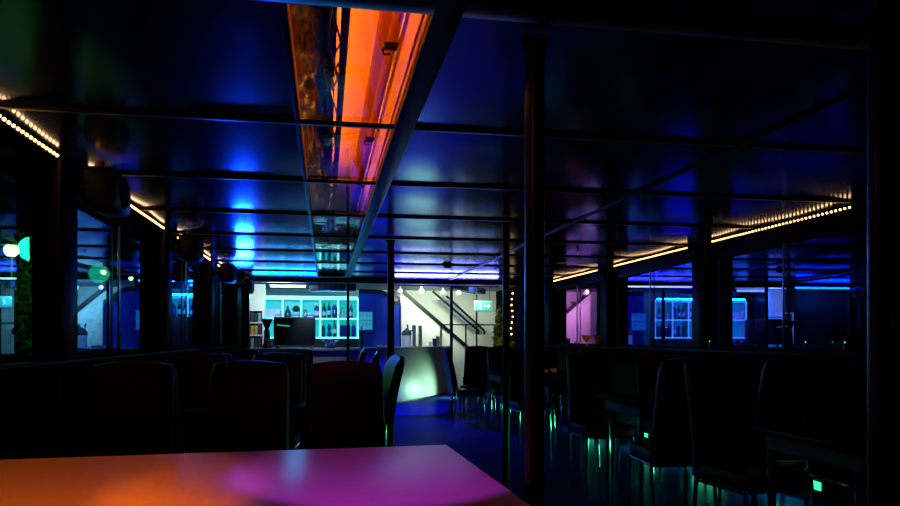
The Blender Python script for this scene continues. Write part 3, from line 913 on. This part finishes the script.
for x, w, mm, lab in ((1.95, 1.7, 'lilaclens', 'added slim lilac light bar colouring the ceiling at the beam, in front of the stairs'), (-0.6, 1.0, 'bluelens', 'added slim blue light bar colouring the ceiling at the beam, in front of the bottle shelf')):
    t = thing('added_light_bar', lab, 'light bar', (x, YB - 0.161, 2.10))  # bars are added to colour the far ceiling
    b = nb(); box(b, (0, 0.02, -0.012), (w + 0.04, 0.05, 0.02), bevel=0.004); obj('housing', b, M['black'], t)
    b = nb(); box(b, (0, 0.012, 0.0), (w, 0.02, 0.006)); obj('lens', b, M[mm], t, smooth=False)
    for q in (-0.4, 0.4):
        b = nb(); box(b, (q * w, 0.044, 0.025), (0.03, 0.03, 0.06)); obj('bracket', b, M['black'], t, smooth=False)
flood('blue_flood_lamp', (1.03, 11.14, 1.99), (1.1, 9.6, 0), 'bluelens', 'blue flood lamp under the beam of the bar opening, over the aisle')
flood('purple_shading_lamp', (0.05, 1.385, 1.962), (0.20, 2.40, 0.78), 'purplelens', 'added unseen purple spotlight head, shading the orange light on the front table', big=1.15)  # added head, sized to shade a round patch out of the orange
flood('unseen_orange_lamp', (0.01, 1.18, 2.17), (0.06, 2.25, 0.78), 'orangelens', 'unseen orange spotlight over the aisle end of the front table', up=True)  # added out of view to light the tabletop orange
flood('unseen_orange_lamp', (-0.99, 1.26, 2.17), (-0.86, 2.25, 0.78), 'orangelens', 'unseen orange spotlight over the window end of the front table', up=True)

# ------------------------------------------------------------------ tables
ft = thing('dining_table', 'pale laminate table in the foreground glowing orange with a purple patch', 'table', (0, 0, 0), 0)
RZ = math.radians(2.2)
ft.location = (-0.38, 2.33, 0)
ft.rotation_euler = (0, 0, RZ)
b = nb(); box(b, (0, 0, 0.765), (1.84, 1.22, 0.03), bevel=0.004); obj('tabletop', b, M['laminate'], ft)
b = nb(); box(b, (0, 0, 0.735), (1.80, 1.18, 0.03)); obj('apron', b, M['black'], ft, smooth=False)
for x in (-0.6, 0.6):
    b = nb(); cyl(b, (x, 0, 0.03), (x, 0, 0.72), 0.045, seg=18); obj('leg', b, M['polesteel'], ft)
    b = nb(); cyl(b, (x, 0, 0), (x, 0, 0.03), 0.24, 0.22, 24); obj('foot_plate', b, M['polesteel'], ft)

tb = None
TAB = [((-0.72, 5.05), 'black dining table left of the aisle, behind the orange front table'),
       ((-0.72, 7.35), 'black dining table by the third left window'),
       ((-0.72, 9.60), 'black dining table on the left next to the bar opening'),
       ((2.88, 3.00), 'black dining table by the right wall at the picture edge'),
       ((2.88, 5.15), 'black dining table under the nearest blue window on the right'),
       ((2.88, 7.30), 'black dining table under the shelf-reflecting right window'),
       ((2.88, 9.30), 'black dining table with red tealights by the lilac window')]
for (x, y), lab in TAB:
    if tb is None:
        tb = thing('dining_table', lab, 'table', (x, y, 0), 0, 'black dining tables')
        b = nb(); box(b, (0, 0, 0.755), (1.30, 0.76, 0.03), bevel=0.006); obj('tabletop', b, M['darktable'], tb)
        b = nb(); box(b, (0, 0, 0.70), (1.2, 0.66, 0.08)); obj('apron', b, M['black'], tb, smooth=False)
        for sx in (-1, 1):
            for sy in (-1, 1):
                b = nb(); cyl(b, (sx * 0.58, sy * 0.31, 0), (sx * 0.58, sy * 0.31, 0.66), 0.022, seg=14); obj('leg', b, M['chrome'], tb)
    else:
        dup(tb, (x, y, 0), 0, lab)

# ------------------------------------------------------------------ chairs
def padded(bm, c, s, fn, cuts=6, bevel=0.025):
    r = bmesh.ops.create_cube(bm, size=1.0)
    bmesh.ops.scale(bm, vec=s, verts=r['verts'])
    bmesh.ops.subdivide_edges(bm, edges=bm.edges[:], cuts=cuts, use_grid_fill=True)
    for v in bm.verts:
        x, y, z = v.co
        ux, uy, uz = 2 * x / s[0], 2 * y / s[1], 2 * z / s[2]
        v.co = Vector(c) + Vector(fn(x, y, z, ux, uy, uz))


def make_chair(label, loc, rz):
    t = thing('dining_chair', label, 'chair', loc, rz, 'black leather dining chairs')
    b = nb()
    def fs(x, y, z, ux, uy, uz):
        e = (1 - abs(ux) ** 6 * 0.06) * (1 - abs(uy) ** 6 * 0.06)
        zz = z + (0.018 * (1 - ux * ux) * (1 - uy * uy) if uz > 0 else 0)
        if abs(ux) > 0.9 and abs(uy) > 0.9:
            x *= 0.95; y *= 0.95
        return (x * (1 - 0.03 * abs(uz)), y * (1 - 0.03 * abs(uz)), zz)
    padded(b, (0, 0, 0.45), (0.45, 0.45, 0.085), fs)
    obj('seat', b, M['leather'], t)
    b = nb()
    def fb(x, y, z, ux, uy, uz):
        t_ = (uz + 1) / 2
        th = 1.0 - 0.25 * t_
        rr = max(0.0, (abs(uz) - 0.8) / 0.2) if uz > 0 else 0
        y2 = y * th * (1 - 0.55 * rr * rr)
        lean = -0.02 - 0.13 * t_ ** 1.6
        x2 = x * (1 - 0.05 * t_) * (1 - 0.06 * rr * rr) * (1 - 0.05 * abs(uy))
        return (x2, y2 + lean + 0.012 * (ux * ux) * 0 , z - 0.02 * rr * rr * ux * ux)
    padded(b, (0, -0.185, 0.765), (0.44, 0.085, 0.70), fb, 8)
    obj('backrest', b, M['leather'], t)
    for sx in (-1, 1):
        b = nb(); tube(b, [(sx * 0.205, 0.20, 0.41), (sx * 0.21, 0.205, 0.20), (sx * 0.212, 0.208, 0.0)], 0.013, 10); obj('leg', b, M['chrome'], t)
        b = nb(); tube(b, [(sx * 0.215, -0.20, 0.62), (sx * 0.215, -0.20, 0.42), (sx * 0.214, -0.22, 0.2), (sx * 0.214, -0.25, 0.0)], 0.013, 10); obj('leg', b, M['chrome'], t)
    b = nb(); tube(b, [(-0.205, 0.2, 0.395), (0.205, 0.2, 0.395)], 0.010, 8); tube(b, [(-0.21, -0.2, 0.395), (0.21, -0.2, 0.395)], 0.010, 8)
    for sx in (-1, 1):
        tube(b, [(sx * 0.207, 0.2, 0.395), (sx * 0.212, -0.2, 0.395)], 0.010, 8)
    obj('seat_frame', b, M['chrome'], t)
    return t


# local +y is the way the chair faces
D = math.radians
CH = [
    (-0.98, 3.62, PI + D(4), 'black high-backed chair across the orange table, leftmost, by the window'),
    (-0.42, 3.66, PI - D(3), 'black high-backed chair across the orange table, middle of three'),
    (0.12, 3.62, PI + D(2), 'black high-backed chair across the orange table, next to the aisle'),
    (-1.02, 4.42, 0.0, 'black chair between the two left tables, window side'),
    (-0.45, 4.44, D(3), 'black chair between the two left tables, aisle side'),
    (0.20, 5.2, PI / 2 + D(6), 'black chair seen side-on at the aisle, its top catching lavender light'),
    (-1.0, 5.70, PI, 'black chair behind the second left table, window side'),
    (-0.42, 5.72, PI - D(5), 'black chair behind the second left table, aisle side'),
    (-1.0, 6.70, 0.0, 'black chair at the near side of the third left table, window side'),
    (-0.40, 6.72, D(4), 'black chair at the near side of the third left table, aisle side'),
    (0.22, 7.4, PI / 2 - D(4), 'black chair at the aisle end of the third left table'),
    (-0.95, 8.0, PI, 'black chair at the far side of the third left table, window side'),
    (-0.40, 8.0, PI, 'black chair at the far side of the third left table, aisle side'),
    (-0.95, 8.95, 0.0, 'black chair at the last left table, window side'),
    (-0.35, 8.97, 0.0, 'black chair at the last left table, aisle side'),
    (0.20, 9.65, PI / 2, 'black chair at the aisle end of the last left table'),
    (2.42, 3.68, PI + D(8), 'large black chair near the right edge, backrest turned away from the tables'),
    (3.15, 3.66, PI, 'black chair near the right edge, close to the window wall'),
    (2.35, 4.50, D(-4), 'black chair at the nearest blue window table, aisle side'),
    (3.05, 4.48, 0.0, 'black chair at the nearest blue window table, wall side'),
    (2.38, 5.80, PI, 'black chair behind the nearest blue window table, aisle side'),
    (3.05, 5.82, PI, 'black chair behind the nearest blue window table, wall side'),
    (2.80, 6.64, D(3), 'black chair at the table under the shelf-reflecting window, aisle side'),
    (3.34, 6.62, 0.0, 'black chair at the table under the shelf-reflecting window, wall side'),
    (2.40, 7.96, PI, 'black chair behind the shelf-reflecting window table, aisle side'),
    (3.32, 7.96, PI, 'black chair behind the shelf-reflecting window table, wall side'),
    (2.45, 8.66, 0.0, 'black chair in front of the table with red tealights, aisle side'),
    (2.62, 10.02, PI, 'black chair behind the table with red tealights, aisle side'),
    (3.18, 9.98, PI, 'black chair behind the table with red tealights, wall side'),
    (2.04, 10.02, -PI / 2 + D(0), 'black chair standing at the aisle in front of the glowing counter'),
    (2.32, 10.75, D(160), 'black chair by the bar opening below the exit sign'),
]
c0 = None
for x, y, rz, lab in CH:
    if c0 is None:
        c0 = make_chair(lab, (x, y, 0), rz)
    else:
        dup(c0, (x, y, 0), rz, lab)

# ------------------------------------------------------------------ table things
for x, y, m_, s, lab in ((2.95, 9.12, 'amber', 0.8, 'small dim amber tealight, leftmost of three on the far table'),
                         (3.09, 9.20, 'amber', 1.0, 'dim amber tealight in the middle of three on the far table'),
                         (3.33, 9.10, 'red', 1.45, 'largest red tealight glass on the table by the lilac window')):
    t = thing('tealight_holder', lab, 'candle holder', (x, y, 0.77), 0, 'tealights on the far right table')
    b = nb(); lathe(b, [(0, 0), (0.03 * s, 0), (0.042 * s, 0.02 * s), (0.046 * s, 0.04 * s), (0.034 * s, 0.055 * s), (0.030 * s, 0.05 * s), (0, 0.012)]); obj('glass_bowl', b, M[m_], t)
    b = nb(); cyl(b, (0, 0, 0.012), (0, 0, 0.03 * s), 0.02 * s); obj('candle', b, M['label'], t)
t = thing('goblet', 'pinkish glass goblet on the sill of the lilac window', 'glass', (3.62, 9.35, SILL))
b = nb(); lathe(b, [(0, 0), (0.035, 0), (0.008, 0.012), (0.008, 0.05), (0.05, 0.09), (0.075, 0.15), (0.07, 0.15), (0.045, 0.092), (0, 0.06)]); obj('bowl', b, M['amber'], t)
for x, y, lab in ((3.60, 4.77, 'small green bottle on the right sill, left of the two'), (3.60, 4.36, 'small green bottle on the right sill nearest the right edge'), (3.60, 6.12, 'small green bottle on the sill beside the dark right pillar')):
    bottle('wine', 'bottle_green', (x, y, SILL), lab, 'greenlens', False, 0.28, 'green bottles on the right sill')  # caps given a glow to stand for green glints

# ------------------------------------------------------------------ green floor lights at the right wall
gl = None
for k, (x, y, lab) in enumerate(((3.60, 4.9, 'low green light on the right wall by the nearest blue window'), (3.60, 6.1, 'low green light on the right wall under the dark pillar'), (3.60, 7.3, 'low green light on the right wall under the shelf-reflecting window'), (3.60, 8.9, 'low green light on the right wall near the red tealights'))):
    if gl is None:
        gl = thing('floor_wash_light', lab, 'wall light', (x, y, 0.14), 0, 'low green wall lights')
        b = nb(); box(b, (0.025, 0, 0), (0.03, 0.62, 0.10), bevel=0.008); obj('housing', b, M['black'], gl)
        b = nb(); box(b, (0.004, 0, 0), (0.014, 0.58, 0.06)); obj('lens', b, M['greenlens'], gl, smooth=False)
    else:
        dup(gl, (x, y, 0.14), 0, lab)
    lamp('AREA', 'green_wash', (x - 0.02, y, 0.16), 2.4, (0.05, 1.0, 0.45), (x - 1.0, y - 0.15, 0.0), 0.5, sy=0.06)
# counter washer fixture
t = flood('counter_washer', (2.88, 14.3, 0.14), (2.08, 14.25, 0.10), 'greenlenses', 'low green-white floor lamp washing the counter front', up=True)

# ------------------------------------------------------------------ outside, left: lamps and trees
lp = None
for k, (x, y, z, s) in enumerate(((-5.0, 12.4, 2.66, 1.5), (-5.0, 14.6, 2.68, 0.8), (-5.0, 17.2, 2.75, 0.8), (-5.0, 19.5, 2.8, 0.8), (-5.0, 22.0, 2.86, 0.8))):
    lab = 'yellow-green quay lamp seen through the left windows, %s nearest' % ['the', 'second', 'third', 'fourth', 'fifth'][k]
    t = thing('garden_lamp', lab, 'lamp', (x, y, -0.25), 0, 'quay lamps outside the left windows')
    b = nb(); cyl(b, (0, 0, 0), (0, 0, z + 0.25 - 0.1), 0.03); obj('pole', b, M['black'], t)
    b = nb(); ball(b, (0, 0, z + 0.25), 0.075 * s, 2); obj('bulb', b, M['bulb'], t)
    b = nb(); cyl(b, (0, 0, z + 0.25 + 0.05 * s), (0, 0, z + 0.25 + 0.14 * s), 0.13 * s, 0.03); obj('hood', b, M['black'], t)
lamp('POINT', 'quay_lamp_light', (-4.6, 12.2, 2.66), 380, (0.30, 1.0, 0.12), size=0.2)
lamp('POINT', 'quay_lamp_light', (-4.7, 15.9, 2.6), 60, (0.30, 1.0, 0.12), size=0.2)


def tree(name, label, x, y, h, r, n, lm, cat='tree', trunk=0.06, size=0.14, zb=-0.25, group=None):
    t = thing(name, label, cat, (x, y, zb), 0, group)
    b = nb()
    cyl(b, (0, 0, 0), (0.05, 0.02, h * 0.75), trunk, trunk * 0.5, 8)
    for k in range(6):
        a = k * 1.1
        cyl(b, (0.02, 0, h * (0.35 + 0.05 * k)), (r * 0.7 * math.cos(a), r * 0.7 * math.sin(a), h * (0.55 + 0.06 * k)), trunk * 0.35, trunk * 0.12, 6)
    obj('trunk', b, M['bark'], t)
    b = nb()
    for k in range(n):
        u = random.uniform(0, 2 * PI); w = random.uniform(-1, 1); q = random.random() ** 0.45
        s_ = math.sqrt(1 - w * w)
        c = Vector((r * q * s_ * math.cos(u), r * q * s_ * math.sin(u), h * 0.64 + h * 0.36 * q * w))
        d1 = Vector((random.gauss(0, 1), random.gauss(0, 1), random.gauss(0, 1))).normalized() * size * random.uniform(0.5, 1)
        d2 = d1.cross(Vector((random.gauss(0, 1), random.gauss(0, 1), random.gauss(0, 1)))).normalized() * size * 0.22
        vs = [b.verts.new(c - d1), b.verts.new(c + d2), b.verts.new(c + d1), b.verts.new(c - d2)]
        b.faces.new(vs)
    obj('foliage', b, lm, t, smooth=False)


tree('leafy_tree', 'green-lit tree behind the brightest quay lamp at the far left', -6.55, 12.2, 3.9, 1.3, 2200, M['leaf'])
tree('leafy_tree', 'dim tree outside, behind the second quay lamp', -6.6, 16.0, 3.9, 1.5, 1400, M['leaf'])
tree('leafy_tree', 'dim far tree outside, behind the fourth quay lamp', -6.6, 20.0, 4.0, 1.5, 1000, M['leaf'])
# bamboo plants in pots right of the stairs
for k, (x, y, lab) in enumerate(((3.85, 15.28, 'yellow-green potted bamboo between the exit sign and the thin pole'), (4.0, 14.95, 'yellow-green potted bamboo right of the thin pole, beside the fairy lights'))):
    tree('bamboo_plant', lab, x, y, 1.95, 0.13, 420, M['leafy'], 'plant', 0.015, 0.11, 0.0, None)
    root = [o for o in bpy.data.objects if o.name.startswith('bamboo_plant')][-1]
    b = nb(); lathe(b, [(0, 0), (0.10, 0), (0.13, 0.32), (0.115, 0.32), (0.11, 0.28), (0, 0.28)]); obj('pot', b, M['black'], root)
lamp('SPOT', 'bamboo_fill_light', (3.80, 14.72, 0.12), 26, (1.0, 0.86, 0.10), (3.93, 15.15, 1.5), 0.03, 40, 0.5)  # added to light the bamboo yellow, with a made-up uplight below
flood('added_uplight', (3.80, 14.71, 0.11), (3.93, 15.15, 1.5), 'orangelens', 'added warm uplight at the foot of the bamboo pots', up=True)
fs_ = thing('fairy_light_string', 'string of tiny warm fairy lights hanging beside the bamboo', 'fairy lights', (3.80, 14.0, 2.38))
pts = [(0.02 * math.sin(k * 1.3), 0.03 * math.cos(k * 0.9), -0.12 * k + 0.02) for k in range(10)]
b = nb(); tube(b, pts, 0.004, 6); obj('wire', b, M['black'], fs_)
for k in range(2, 10):
    b = nb(); ball(b, pts[k], 0.018, 1); obj('bulb', b, M['led'], fs_)
